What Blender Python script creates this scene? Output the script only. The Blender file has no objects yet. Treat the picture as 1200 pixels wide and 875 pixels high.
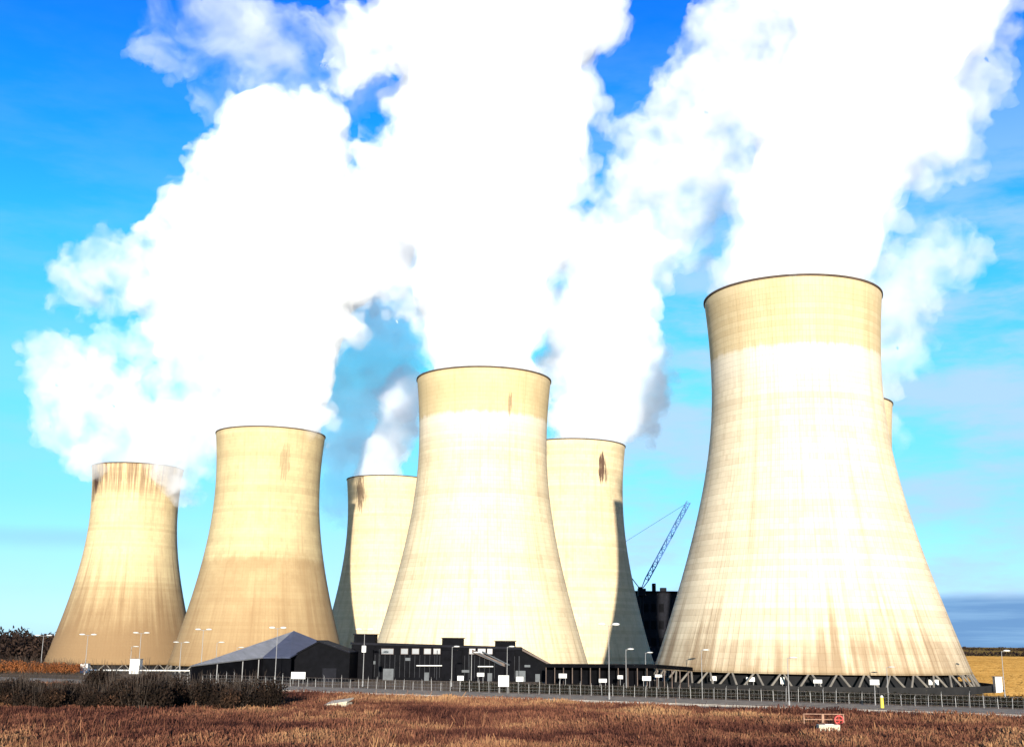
import bpy, bmesh, math, random
import numpy as np
from mathutils import Vector, Matrix, noise as mnoise
R = math.radians
PI = math.pi
sc = bpy.context.scene
COL = sc.collection
rng = np.random.default_rng(7)
random.seed(7)

# ------------------------------------------------------------------ camera
F, PITCH, ROLL, CAMH = 1363.5, R(12.966), R(0.627), 11.8     # pixels of a 1200 x 875 frame
X_ = Vector((1, 0, 0)); F_ = Vector((0, math.cos(PITCH), math.sin(PITCH))); U_ = Vector((0, -math.sin(PITCH), math.cos(PITCH)))
RT = X_ * math.cos(ROLL) + U_ * math.sin(ROLL)
UP = -X_ * math.sin(ROLL) + U_ * math.cos(ROLL)
cam = bpy.data.cameras.new('camera'); camo = bpy.data.objects.new('camera', cam); COL.objects.link(camo)
cam.sensor_fit = 'HORIZONTAL'; cam.sensor_width = 36; cam.lens = 36 * F / 1200
cam.clip_start = 1; cam.clip_end = 60000
M = Matrix((RT, UP, -F_)).transposed().to_4x4(); M.translation = (0, 0, CAMH)
camo.matrix_world = M
sc.camera = camo

def at(px, py, Y):
    """the place at depth Y seen at a pixel of the 1200 x 875 photograph"""
    d = F_ * F + RT * (px - 600) + UP * (437.5 - py)
    return Vector((0, 0, CAMH)) + d * (Y / d.y)

def gnd(px, py):
    d = F_ * F + RT * (px - 600) + UP * (437.5 - py)
    return Vector((0, 0, CAMH)) + d * (-CAMH / d.z)

# ------------------------------------------------------------------ materials
def mat(name, col, rough=0.9, var=0.25, scale=1.0, metallic=0.0, bump=0.0, spec=0.3):
    m = bpy.data.materials.new(name); m.use_nodes = True
    n, l = m.node_tree.nodes, m.node_tree.links
    b = n['Principled BSDF']; b.inputs['Roughness'].default_value = rough
    b.inputs['Metallic'].default_value = metallic; b.inputs['Specular IOR Level'].default_value = spec
    tc = n.new('ShaderNodeTexCoord'); nz = n.new('ShaderNodeTexNoise')
    nz.inputs['Scale'].default_value = scale; nz.inputs['Detail'].default_value = 6; nz.inputs['Roughness'].default_value = 0.65
    l.new(tc.outputs['Object'], nz.inputs['Vector'])
    rp = n.new('ShaderNodeValToRGB')
    e = rp.color_ramp.elements
    e[0].position = .3; e[1].position = .7
    e[0].color = [c * (1 - var) for c in col] + [1]; e[1].color = [min(1, c * (1 + var)) for c in col] + [1]
    l.new(nz.outputs['Fac'], rp.inputs['Fac']); l.new(rp.outputs['Color'], b.inputs['Base Color'])
    if bump:
        bp = n.new('ShaderNodeBump'); bp.inputs['Strength'].default_value = bump; bp.inputs['Distance'].default_value = .3
        l.new(nz.outputs['Fac'], bp.inputs['Height']); l.new(bp.outputs['Normal'], b.inputs['Normal'])
    return m

def foliage_mat(name, stops, noise_scale=.06, gain=1.5):
    """per-leaf tint (attribute) shifted by broad patches; leaves pass a little light"""
    m = bpy.data.materials.new(name); m.use_nodes = True
    n, l = m.node_tree.nodes, m.node_tree.links
    b = n['Principled BSDF']; b.inputs['Roughness'].default_value = .9; b.inputs['Specular IOR Level'].default_value = .1
    at_ = n.new('ShaderNodeAttribute'); at_.attribute_name = 'tint'
    tc = n.new('ShaderNodeTexCoord'); nz = n.new('ShaderNodeTexNoise')
    nz.inputs['Scale'].default_value = noise_scale; nz.inputs['Detail'].default_value = 5; nz.inputs['Roughness'].default_value = .6
    l.new(tc.outputs['Object'], nz.inputs['Vector'])
    mm = n.new('ShaderNodeMath'); mm.operation = 'MULTIPLY_ADD'; mm.inputs[1].default_value = .45
    m2 = n.new('ShaderNodeMath'); m2.operation = 'MULTIPLY_ADD'; m2.inputs[1].default_value = gain; m2.inputs[2].default_value = .28 - gain / 2
    l.new(nz.outputs['Fac'], m2.inputs[0]); l.new(at_.outputs['Fac'], mm.inputs[0]); l.new(m2.outputs[0], mm.inputs[2])
    rp = n.new('ShaderNodeValToRGB'); cr = rp.color_ramp
    while len(cr.elements) < len(stops): cr.elements.new(.5)
    for e, (p, c) in zip(cr.elements, stops): e.position = p; e.color = (*c, 1)
    l.new(mm.outputs[0], rp.inputs['Fac']); l.new(rp.outputs['Color'], b.inputs['Base Color'])
    return m

class G:
    """small node helper"""
    def __init__(s, m):
        s.n, s.l = m.node_tree.nodes, m.node_tree.links
    def put(s, sock, v):
        if hasattr(v, 'is_output'): s.l.new(v, sock)
        elif v is not None: sock.default_value = v
    def math(s, op, a, b=None, c=None, clamp=False):
        x = s.n.new('ShaderNodeMath'); x.operation = op; x.use_clamp = clamp
        for i, v in enumerate((a, b, c)): s.put(x.inputs[i], v) if v is not None else None
        return x.outputs[0]
    def step(s, v, a, b, lo=0., hi=1.):
        x = s.n.new('ShaderNodeMapRange'); x.interpolation_type = 'SMOOTHSTEP'
        s.put(x.inputs[0], v)
        for i, q in zip((1, 2, 3, 4), (a, b, lo, hi)): s.put(x.inputs[i], q)
        return x.outputs[0]
    def noise(s, vec, scale, detail=4, rough=.55):
        x = s.n.new('ShaderNodeTexNoise'); s.put(x.inputs['Vector'], vec); x.inputs['Scale'].default_value = scale
        x.inputs['Detail'].default_value = detail; x.inputs['Roughness'].default_value = rough
        return x.outputs['Fac']
    def comb(s, x, y, z):
        c = s.n.new('ShaderNodeCombineXYZ')
        for i, v in enumerate((x, y, z)): s.put(c.inputs[i], v)
        return c.outputs[0]
    def mix(s, f, a, b, mode='MIX'):
        x = s.n.new('ShaderNodeMix'); x.data_type = 'RGBA'; x.blend_type = mode
        s.put(x.inputs[0], f)
        for i, v in ((6, a), (7, b)):
            s.put(x.inputs[i], (*v, 1) if isinstance(v, tuple) and len(v) == 3 else v)
        return x.outputs[2]

def concrete(name, base, dirt, base_dirt=(0, 22), dirt_amt=.6, band=None, band_amt=.35, seam=None, seam_amt=.4, top_streak=0., seed=0., blots=()):
    """shuttered concrete of a tower shell: pour lifts, meridian ribs, rain streaks, lichen, stains"""
    m = bpy.data.materials.new(name); m.use_nodes = True
    g = G(m); b = g.n['Principled BSDF']; b.inputs['Roughness'].default_value = .93; b.inputs['Specular IOR Level'].default_value = .2
    tc = g.n.new('ShaderNodeTexCoord'); sp = g.n.new('ShaderNodeSeparateXYZ'); g.l.new(tc.outputs['Object'], sp.inputs[0])
    x, y, z = sp.outputs
    ang = g.math('ARCTAN2', x, y)
    cyl = g.comb(g.math('MULTIPLY_ADD', ang, 30., seed), z, 0.)
    streak = g.noise(g.comb(g.math('MULTIPLY_ADD', ang, 30., seed), g.math('MULTIPLY', z, .035), seed), .42, 6, .62)
    fine = g.noise(g.comb(g.math('MULTIPLY_ADD', ang, 30., seed), g.math('MULTIPLY', z, .09), seed + 4), 1.3, 5, .65)
    blot = g.noise(cyl, .07, 5, .6)
    lift = g.noise(g.comb(0., g.math('FLOOR', g.math('MULTIPLY', z, .62)), seed), 3.7, 1)
    panel = g.noise(g.comb(g.math('FLOOR', g.math('MULTIPLY', ang, 24.)), g.math('FLOOR', g.math('MULTIPLY', z, .62)), seed), 5.3, 1)
    # lift lines and ribs
    zf = g.math('FRACT', g.math('MULTIPLY', z, .62)); line = g.step(zf, .0, .12, 1., 0.)
    af = g.math('FRACT', g.math('MULTIPLY', ang, 24.)); rib = g.step(g.math('ABSOLUTE', g.math('SUBTRACT', af, .5)), .42, .5)
    c = g.mix(g.step(blot, .35, .68), tuple(v * .92 for v in base), tuple(min(1, v * 1.1) for v in base))
    c = g.mix(g.math('MULTIPLY', g.step(lift, .4, .7), .22), c, dirt)
    c = g.mix(g.math('MULTIPLY', g.step(panel, .5, .75), .16), c, dirt)
    c = g.mix(g.math('MULTIPLY', line, .22), c, dirt)
    c = g.mix(g.math('MULTIPLY', rib, .12), c, dirt)
    c = g.mix(g.math('MULTIPLY', g.step(streak, .5, .72), .30), c, dirt)
    c = g.mix(g.math('MULTIPLY', g.step(fine, .52, .75), .22), c, dirt)
    # dirt climbing from the foot, broken by the streaks
    zd = g.math('ADD', z, g.math('MULTIPLY', g.math('SUBTRACT', streak, .5), -55.))
    zd = g.math('ADD', zd, g.math('MULTIPLY', g.math('SUBTRACT', blot, .5), -40.))
    c = g.mix(g.math('MULTIPLY', g.step(zd, base_dirt[0], base_dirt[1], 1., 0.), dirt_amt), c, tuple(v * .72 for v in dirt))
    if band:      # the weathered collar under the rim
        bz = g.math('ADD', z, g.math('MULTIPLY', g.math('SUBTRACT', streak, .5), 3.5))
        c = g.mix(g.math('MULTIPLY', g.step(bz, band - 2.2, band + 1.6), band_amt), c, (.42, .29, .115))
        under = g.math('MULTIPLY', g.step(z, band - 16, band - 2), g.step(bz, band - 1., band + .5, 1., 0.))
        c = g.mix(g.math('MULTIPLY', under, .4), c, (.66, .60, .50))
    if seam:      # a change of concrete along one pour
        sz = g.math('ADD', g.math('ADD', z, g.math('MULTIPLY', g.math('SUBTRACT', streak, .5), 10.)), g.math('MULTIPLY', g.math('SUBTRACT', blot, .5), 7.))
        c = g.mix(g.math('MULTIPLY', g.step(sz, seam - 3.5, seam + 2.2, 1., 0.), g.step(blot, .2, .8, seam_amt * 1.15, seam_amt * .75)), c, (.25, .15, .068))
    if top_streak:
        ts = g.math('MULTIPLY', g.step(z, 86, 108), g.step(g.noise(g.comb(g.math('MULTIPLY', ang, 30.), g.math('MULTIPLY', z, .02), seed), .8, 5, .7), .40, .60))
        c = g.mix(g.math('MULTIPLY', ts, top_streak), c, (.14, .075, .045))
    for (ba, bz_, wa, wz, amt) in blots:   # rust and soot marks with a shape of their own
        da = g.math('DIVIDE', g.math('SUBTRACT', ang, ba), wa); dz = g.math('DIVIDE', g.math('SUBTRACT', z, bz_), wz)
        rr = g.math('ADD', g.math('ADD', g.math('MULTIPLY', da, da), g.math('MULTIPLY', dz, dz)), g.math('MULTIPLY_ADD', fine, 5.5, -2.75))
        c = g.mix(g.math('MULTIPLY', g.step(rr, .45, 1.1, 1., 0.), amt), c, (.07, .035, .025))
    g.l.new(c, b.inputs['Base Color'])
    bp = g.n.new('ShaderNodeBump'); bp.inputs['Strength'].default_value = .5; bp.inputs['Distance'].default_value = .25
    hgt = g.math('ADD', g.math('MULTIPLY', rib, .6), g.math('MULTIPLY', line, -.4))
    g.l.new(hgt, bp.inputs['Height']); g.l.new(bp.outputs['Normal'], b.inputs['Normal'])
    return m

# ------------------------------------------------------------------ object helpers
def link(o, parent=None):
    COL.objects.link(o)
    if parent is not None: o.parent = parent
    return o

def mesh_obj(name, bm, m, parent=None, smooth=False):
    me = bpy.data.meshes.new(name)
    if isinstance(bm, bmesh.types.BMesh):
        bmesh.ops.recalc_face_normals(bm, faces=bm.faces)
        bm.to_mesh(me); bm.free()
    else:
        me.from_pydata(*bm)
    if m: me.materials.append(m)
    if smooth: me.polygons.foreach_set('use_smooth', [True] * len(me.polygons))
    return link(bpy.data.objects.new(name, me), parent)

def tag(o, label=None, cat=None, group=None, kind=None):
    for k, v in (('label', label), ('category', cat), ('group', group), ('kind', kind)):
        if v: o[k] = v
    return o

def thing(name, label, cat, loc=(0, 0, 0), rz=0, group=None):
    o = bpy.data.objects.new(name, None); o.location = loc; o.rotation_euler = (0, 0, rz); o.empty_display_size = .5
    COL.objects.link(o)
    return tag(o, label, cat, group)

def dup(root, loc, rz=0, scale=None, label=None):
    r = root.copy(); COL.objects.link(r); r.location = loc; r.rotation_euler = (0, 0, rz)
    if scale: r.scale = scale
    if label: r['label'] = label
    for ch in list(root.children):
        c = ch.copy(); COL.objects.link(c); c.parent = r
        for gc in ch.children:
            d = gc.copy(); COL.objects.link(d); d.parent = c
    return r

def B():
    return bmesh.new()

def box(bm, c, s, rz=0, bevel=0.):
    mt = Matrix.Translation(c) @ Matrix.Rotation(rz, 4, 'Z') @ Matrix.Diagonal((*s, 1))
    r = bmesh.ops.create_cube(bm, size=1, matrix=mt)
    if bevel:
        es = {e for v in r['verts'] for e in v.link_edges}
        bmesh.ops.bevel(bm, geom=list(es), offset=bevel, segments=1, affect='EDGES')
    return bm

def bar(bm, a, b, r, r2=None, n=8):
    a, b = Vector(a), Vector(b); d = b - a
    q = d.to_track_quat('Z', 'Y').to_matrix().to_4x4()
    bmesh.ops.create_cone(bm, cap_ends=True, segments=n, radius1=r, radius2=r if r2 is None else r2, depth=d.length,
                          matrix=Matrix.Translation((a + b) / 2) @ q)
    return bm

def prism(bm, pts, off):
    """polygon of 3-D points thickened by the vector off"""
    a = [bm.verts.new(p) for p in pts]; b = [bm.verts.new(Vector(p) + Vector(off)) for p in pts]
    bm.faces.new(a); bm.faces.new(b[::-1])
    for i in range(len(a)):
        j = (i + 1) % len(a); bm.faces.new((a[i], b[i], b[j], a[j]))
    return bm

def quads_mesh(name, V, Fc, tint, m, parent=None):
    me = bpy.data.meshes.new(name)
    nv, k = len(V), Fc.shape[1]
    me.vertices.add(nv); me.vertices.foreach_set('co', V.astype(np.float32).ravel())
    me.loops.add(Fc.size); me.loops.foreach_set('vertex_index', Fc.astype(np.int32).ravel())
    me.polygons.add(len(Fc)); me.polygons.foreach_set('loop_start', np.arange(0, Fc.size, k, dtype=np.int32))
    me.update(calc_edges=True)
    a = me.attributes.new('tint', 'FLOAT', 'POINT'); a.data.foreach_set('value', tint.astype(np.float32))
    me.materials.append(m)
    return link(bpy.data.objects.new(name, me), parent)

def leaf_cloud(name, centres, radii, n, size, m, parent=None, up=0.0, bottom=None):
    """n leaf or twig clumps spread through the volume of some ellipsoids"""
    centres = np.array(centres, float); radii = np.array(radii, float)
    w = radii.prod(1); idx = rng.choice(len(centres), n, p=w / w.sum())
    d = rng.normal(size=(n, 3)); d /= np.linalg.norm(d, axis=1)[:, None]
    rad = rng.random(n) ** (1 / 2.2)
    P = centres[idx] + d * radii[idx] * rad[:, None]
    if bottom is not None: P[:, 2] = np.maximum(P[:, 2], bottom + rng.random(n) * .3)
    a = rng.normal(size=(n, 3)); a[:, 2] += up; a /= np.linalg.norm(a, axis=1)[:, None]
    t = rng.normal(size=(n, 3)); t = np.cross(a, t); t /= np.linalg.norm(t, axis=1)[:, None]
    s = size * rng.uniform(.5, 1.4, n)[:, None]
    V = np.stack([P - a * s, P + t * s * .45, P + a * s, P - t * s * .45], 1).reshape(-1, 3)
    Fc = np.arange(4 * n).reshape(n, 4)
    clump = rng.random(len(centres))
    tint = np.repeat(np.clip(clump[idx] * .55 + rng.random(n) * .5, 0, 1), 4)
    return quads_mesh(name, V, Fc, tint, m, parent)

# ------------------------------------------------------------------ sky and sun
SUN_EL, SUN_AZ = R(6.8), R(1.2)         # the sun stands low behind the camera; light travels towards +Y
w = bpy.data.worlds.new('World'); sc.world = w; w.use_nodes = True
g = G(w); bg = g.n['Background']
sky = g.n.new('ShaderNodeTexSky'); sky.sky_type = 'NISHITA'; sky.sun_disc = False
sky.sun_elevation = SUN_EL; sky.sun_rotation = PI - SUN_AZ; sky.altitude = 50; sky.air_density = 1.; sky.dust_density = .3; sky.ozone_density = 2.5
tc = g.n.new('ShaderNodeTexCoord'); sp = g.n.new('ShaderNodeSeparateXYZ'); g.l.new(tc.outputs['Generated'], sp.inputs[0])
dx, dy, dz = sp.outputs
az = g.math('ARCTAN2', dx, dy); el = g.math('ARCSINE', dz)
# colour response of the photograph's sky: deep blue above, cyan towards the horizon
rp = g.n.new('ShaderNodeValToRGB'); cr = rp.color_ramp
STOPS = [(0, (.76, 1.47, 3.8)), (2.1, (.66, 1.13, 2.5)), (6.3, (.58, 1.1, 1.46)), (12.5, (.48, 1.39, 1.4)), (18.5, (.21, 1.35, 1.64)), (24.5, (.075, 1.06, 1.91)), (30, (.034, .78, 2.1)), (50, (.015, .4, 1.6))]
while len(cr.elements) < len(STOPS): cr.elements.new(.5)
for e, (p, c) in zip(cr.elements, STOPS): e.position = p / 60; e.color = (*c, 1)
g.l.new(g.math('DIVIDE', el, R(60), clamp=True), rp.inputs['Fac'])
toned = g.mix(1., sky.outputs['Color'], rp.outputs['Color'], 'MULTIPLY')
wisp = g.noise(g.comb(g.math('MULTIPLY', az, 3.2), g.math('MULTIPLY', el, 11.), 2.7), 1.9, 7, .58)
wm = g.math('MULTIPLY', g.step(wisp, .36, .62), g.step(el, R(32), R(12)))
wm = g.math('MULTIPLY', wm, g.step(az, R(-16), R(8), .18, .85))
c = g.mix(wm, toned, (2.6, 3.7, 5.0))
edge = g.math('ADD', el, g.math('MULTIPLY', g.math('SUBTRACT', g.noise(g.comb(g.math('MULTIPLY', az, 8.), g.math('MULTIPLY', el, 40.), 0.), 1.3, 5), .5), .008))
streaks = g.mix(g.step(g.noise(g.comb(g.math('MULTIPLY', az, 5.), g.math('MULTIPLY', el, 90.), 3.), 1.6, 5), .4, .65), (.6, 1.5, 3.1), (1.1, 2.2, 3.8))
bank = g.math('MULTIPLY', g.step(edge, R(1.9), R(2.5), 1., 0.), g.step(az, R(8), R(16)))
c = g.mix(g.math('MULTIPLY', bank, .85), c, streaks)
low = g.math('MULTIPLY', g.step(g.math('ABSOLUTE', g.math('SUBTRACT', edge, R(4.4))), 0., R(.7), 1., 0.), g.step(az, R(-14), R(-18)))
c = g.mix(g.math('MULTIPLY', low, .35), c, (1.6, 2.6, 4.2))
g.l.new(c, bg.inputs['Color']); bg.inputs['Strength'].default_value = .1

sl = bpy.data.lights.new('sun', 'SUN'); sl.energy = 5.0; sl.angle = R(.53); sl.color = (1.0, .945, .84)
so = bpy.data.objects.new('sun', sl); COL.objects.link(so); so.location = (0, -200, 200)
Ldir = Vector((math.sin(SUN_AZ) * math.cos(SUN_EL) * -1, math.cos(SUN_EL) * math.cos(SUN_AZ), -math.sin(SUN_EL)))
so.rotation_euler = Ldir.to_track_quat('-Z', 'Y').to_euler()

# ------------------------------------------------------------------ ground
m_soil = mat('site_soil', (.16, .12, .08), scale=.05, var=.35)
m_red = foliage_mat('dry_field', [(0, (.018, .006, .005)), (.3, (.062, .021, .014)), (.6, (.145, .056, .031)), (1, (.31, .165, .075))], .028, 2.7)
m_road = mat('asphalt', (.17, .135, .10), scale=.8, var=.2)
m_kerb = mat('kerb_stone', (.34, .30, .25), scale=.5)
m_verge = mat('verge_turf', (.26, .20, .13), scale=.35, var=.5)

def sheet(name, pts, z, m, sub=0):
    bm = B(); vs = [bm.verts.new((p[0], p[1], z)) for p in pts]; bm.faces.new(vs)
    return tag(mesh_obj(name, bm, m), kind='structure')

# one sheet to the horizon: dry scrubland near, stubble far
gm_ = bpy.data.materials.new('terrain_soil'); gm_.use_nodes = True; g = G(gm_); b = g.n['Principled BSDF']; b.inputs['Roughness'].default_value = 1; b.inputs['Specular IOR Level'].default_value = 0
tc = g.n.new('ShaderNodeTexCoord'); sp = g.n.new('ShaderNodeSeparateXYZ'); g.l.new(tc.outputs['Object'], sp.inputs[0])
nz = g.noise(tc.outputs['Object'], .03, 8, .65); nz2 = g.noise(g.comb(g.math('MULTIPLY', sp.outputs[0], .002), g.math('MULTIPLY', sp.outputs[1], .012), 0.), 1., 5)
near = g.mix(g.step(nz, .35, .65), (.05, .018, .010), (.15, .062, .026))
far = g.mix(g.step(nz2, .42, .6), (.40, .20, .04), (.50, .28, .07))
RD = Vector((169, -81, 0)).normalized(); RN = Vector((-RD.y, RD.x, 0)); P0 = Vector((0, 271, 0))
nn_ = g.math('ADD', g.math('MULTIPLY', sp.outputs[0], RN.x), g.math('MULTIPLY', g.math('SUBTRACT', sp.outputs[1], P0.y), RN.y))
soil = g.mix(g.step(nz, .3, .7), (.12, .085, .05), (.21, .155, .10))
c = g.mix(g.step(nn_, 11.5, 12.5), near, soil)
c = g.mix(g.math('MULTIPLY', g.step(nn_, 16, 18), g.step(sp.outputs[0], 117, 119)), c, far)
c = g.mix(g.step(sp.outputs[1], 1050, 1150), c, far)
g.l.new(c, b.inputs['Base Color'])
def sstep(v, a, b): 
    t = min(1, max(0, (v - a) / (b - a))); return t * t * (3 - 2 * t)
def ground_z(x, y):
    """the yard of the farther towers lies lower than the road"""
    lo = sstep(y, 391, 411) * (1 - sstep(y, 950, 1100)) * (1 - sstep(x, 78, 96)) * sstep(x, -460, -400)
    return -lo * (4.6 + 3.6 * sstep(-x, 110, 200))
def ticks(*segs):
    out = []
    for a_, b_, n_ in segs: out += [a_ + (b_ - a_) * i / n_ for i in range(n_)]
    return out + [segs[-1][1]]
TX = ticks((-16000, -1000, 6), (-1000, -400, 10), (-400, 130, 60), (130, 1000, 8), (1000, 16000, 6))
TY = ticks((-2000, 100, 6), (100, 385, 20), (385, 415, 12), (415, 1120, 40), (1120, 28000, 14))
gv = [(x, y, ground_z(x, y)) for y in TY for x in TX]; nx_ = len(TX)
gf = [(j * nx_ + i, j * nx_ + i + 1, (j + 1) * nx_ + i + 1, (j + 1) * nx_ + i) for j in range(len(TY) - 1) for i in range(nx_ - 1)]
tag(mesh_obj('ground', (gv, [], gf), gm_, None, True), kind='structure')

# access road and verge across the site, nearer on the right
def strip(name, n0, n1, t0, t1, z, m): 
    a, b_, c_, d_ = (P0 + RD * t + RN * n for t, n in ((t0, n0), (t1, n0), (t1, n1), (t0, n1)))
    return sheet(name, [a, b_, c_, d_], z, m)
strip('verge', -24, 12, -300, 240, .008, m_verge)
strip('access_road', -15.5, -11.5, -300, 240, .012, m_road)
bm = B()
for n in (-15.65, -11.5):
    a, b_ = P0 + RD * -300 + RN * n, P0 + RD * 240 + RN * n
    prism(bm, [a, b_, b_ + RN * .15, a + RN * .15], (0, 0, .13))
tag(mesh_obj('road_kerb', bm, m_kerb), kind='structure')
bm = B()
for k in range(60):
    a = P0 + RD * (-290 + k * 9) - RN * 13.5; b_ = a + RD * 4
    bm.faces.new([bm.verts.new(Vector((p.x, p.y, .016))) for p in (a - RN * .06, b_ - RN * .06, b_ + RN * .06, a + RN * .06)])
tag(mesh_obj('road_marking', bm, mat('road_paint', (.6, .58, .52), scale=2)), kind='structure')

# dry grass of the field
def grass(name, n, y0, y1, smin, smax, m, seed, wr=(.06, .15)):
    r = np.random.default_rng(seed)
    Y = y0 + (y1 - y0) * r.random(n) ** 1.15
    X = (r.random(n) * 2 - 1) * (Y * .47 + 12)
    keep = ((X - P0.x) * RN.x + (Y - P0.y) * RN.y) < -19.5 - 5 * r.random(n) ** 2
    X, Y = X[keep], Y[keep]; k = len(X)
    v = np.array([mnoise.fractal((x * .07, y * .035, seed), 1., 2., 4) for x, y in zip(X, Y)])
    v2 = np.array([mnoise.noise((x * .45, y * .22, seed + 9.)) for x, y in zip(X, Y)])
    hgt = (smin + (smax - smin) * r.random(k)) * np.clip(.85 + v * .7 + v2 * .5, .25, 2)
    a = r.random(k) * PI; wd = hgt * r.uniform(*wr, k)
    lean = r.normal(size=(k, 2)) * .28 * hgt[:, None]
    o = np.stack([np.cos(a) * wd, np.sin(a) * wd], 1)
    bas = np.stack([X, Y, np.zeros(k)], 1)
    A = bas.copy(); A[:, :2] -= o; Bb = bas.copy(); Bb[:, :2] += o
    T1 = bas.copy(); T1[:, :2] += lean + o * .35; T1[:, 2] = hgt
    T2 = bas.copy(); T2[:, :2] += lean - o * .35; T2[:, 2] = hgt * .93
    V = np.stack([A, Bb, T1, T2], 1).reshape(-1, 3)
    hgt_ = hgt
    tint = np.repeat(np.clip(.5 + v * .55 + v2 * .35 + r.normal(size=k) * .22, 0, 1), 4)
    o_ = quads_mesh(name, V, np.arange(4 * k).reshape(k, 4), tint, m)
    return tag(o_, kind='stuff')
grass('dry_grass', 520000, 118, 320, .35, 1.0, m_red, 3)
grass('tall_weeds', 9000, 120, 300, .8, 1.6, m_red, 8, (.02, .045))

# cut straw standing on the far field at the right
m_straw = foliage_mat('straw', [(0, (.13, .065, .015)), (.5, (.22, .12, .03)), (1, (.31, .18, .055))], .01, 1.6)
r_ = np.random.default_rng(5); k_ = 60000
Y_ = 300 + 1200 * r_.random(k_) ** 1.7; X_s = Y_ * (.36 + .26 * r_.random(k_)); ok_ = (X_s > 119) & ((X_s * RN.x + (Y_ - P0.y) * RN.y) > 19) & (np.hypot(X_s - 85.5, Y_ - 342.4) > 52) & (np.hypot(X_s - 140, Y_ - 505) > 52)
Y_, X_s = Y_[ok_], X_s[ok_]; k_ = len(Y_)
hh_ = r_.uniform(.25, .5, k_); ww_ = r_.uniform(.3, 1.1, k_) * (Y_ / 400); aa_ = r_.normal(size=k_) * .5
o_x, o_y = np.cos(aa_) * ww_, np.sin(aa_) * ww_; ln_ = r_.normal(size=k_) * .12
zz_ = np.zeros(k_)
V_ = np.stack([np.stack([X_s - o_x, Y_ - o_y, zz_], 1), np.stack([X_s + o_x, Y_ + o_y, zz_], 1), np.stack([X_s + o_x * .9, Y_ + o_y + ln_, hh_], 1), np.stack([X_s - o_x * .9, Y_ - o_y + ln_, hh_ * .9], 1)], 1).reshape(-1, 3)
tag(quads_mesh('stubble', V_, np.arange(4 * k_).reshape(k_, 4), np.repeat(r_.random(k_), 4), m_straw), kind='stuff')

# ------------------------------------------------------------------ cooling towers
H, HL = 114., 4.6
def radius(z, rt, rl, hl=HL, zt=88., a=.945):
    aa = rt * a
    if z >= zt:
        k = (1 / a) ** 2 - 1; return aa * math.sqrt(1 + k * ((z - zt) / (H - zt)) ** 2)
    k = (rl / aa) ** 2 - 1; return aa * math.sqrt(1 + k * ((zt - z) / (zt - hl)) ** 2)

m_rim = mat('rim_concrete', (.075, .05, .035), scale=.4, var=.4)
m_leg = mat('leg_concrete', (.15, .13, .105), scale=.5)
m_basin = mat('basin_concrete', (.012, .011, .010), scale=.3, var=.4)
m_fill = mat('packing_shade_black', (.006, .006, .007), scale=.6, var=.3)  # near black, so the drum stands for the shade between the legs

def lathe(bm, prof, n=144, closed=False):
    rings = [[bm.verts.new((r * math.sin(2 * PI * i / n), r * math.cos(2 * PI * i / n), z)) for i in range(n)] for r, z in prof]
    pairs = list(zip(rings, rings[1:])) + ([(rings[-1], rings[0])] if closed else [])
    for a, b_ in pairs:
        for i in range(n):
            j = (i + 1) % n; bm.faces.new((a[i], a[j], b_[j], b_[i]))
    return bm

BASE = (.60, .475, .285); DIRT = (.25, .15, .072)
def tower(X, Y, rt, rl, label, m, nleg, z0):
    hl = HL + z0
    t = thing('cooling_tower', label, 'cooling tower', (X, Y, 0), 0, 'cooling towers in two rows')
    prof = []
    for i in range(56):
        z = hl + (H - hl) * i / 55; prof.append((radius(z, rt, rl, hl), z))
    inner = [(r - .8, z + (.01 if i == 0 else 0)) for i, (r, z) in enumerate(prof)][::-1]
    mesh_obj('shell', lathe(B(), prof + inner, 160, True), m, t, True)
    # dark cornice walkway round the mouth
    rr = radius(H, rt, rl)
    mesh_obj('rim', lathe(B(), [(rr - 1.0, H + .02), (rr + .05, H + .02), (rr + .32, H + .10), (rr + .32, H + .62), (rr - 1.0, H + .62)], 160, True), m_rim, t)
    mesh_obj('basin', lathe(B(), [(rl + 5.2, z0 - .3), (rl + 5.2, z0 + 1.9), (rl + 4.8, z0 + 1.9), (rl + 4.8, z0 - .3)], 120, True), m_basin, t)
    mesh_obj('packing_shade_drum', lathe(B(), [(.01, hl + 3.), (rl - 4.5, hl + 3.), (rl - 4.5, z0 + .1), (.01, z0 + .1)], 90), m_fill, t)  # dark drum added under the shell to blacken the opening
    rp, tilt = rl - .4, 2.6
    for k in range(nleg):
        a = 2 * PI * (k // 2) / (nleg // 2); da = (.5 if k % 2 else -.5) * 2 * PI / (nleg // 2)
        p = Vector((math.sin(a) * (rp + tilt), math.cos(a) * (rp + tilt), z0 + .1))
        q = Vector((math.sin(a + da * .92) * rp, math.cos(a + da * .92) * rp, hl + .25))
        mesh_obj('leg', bar(B(), p, q, .30, .26, 8), m_leg, t)
    return t

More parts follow.
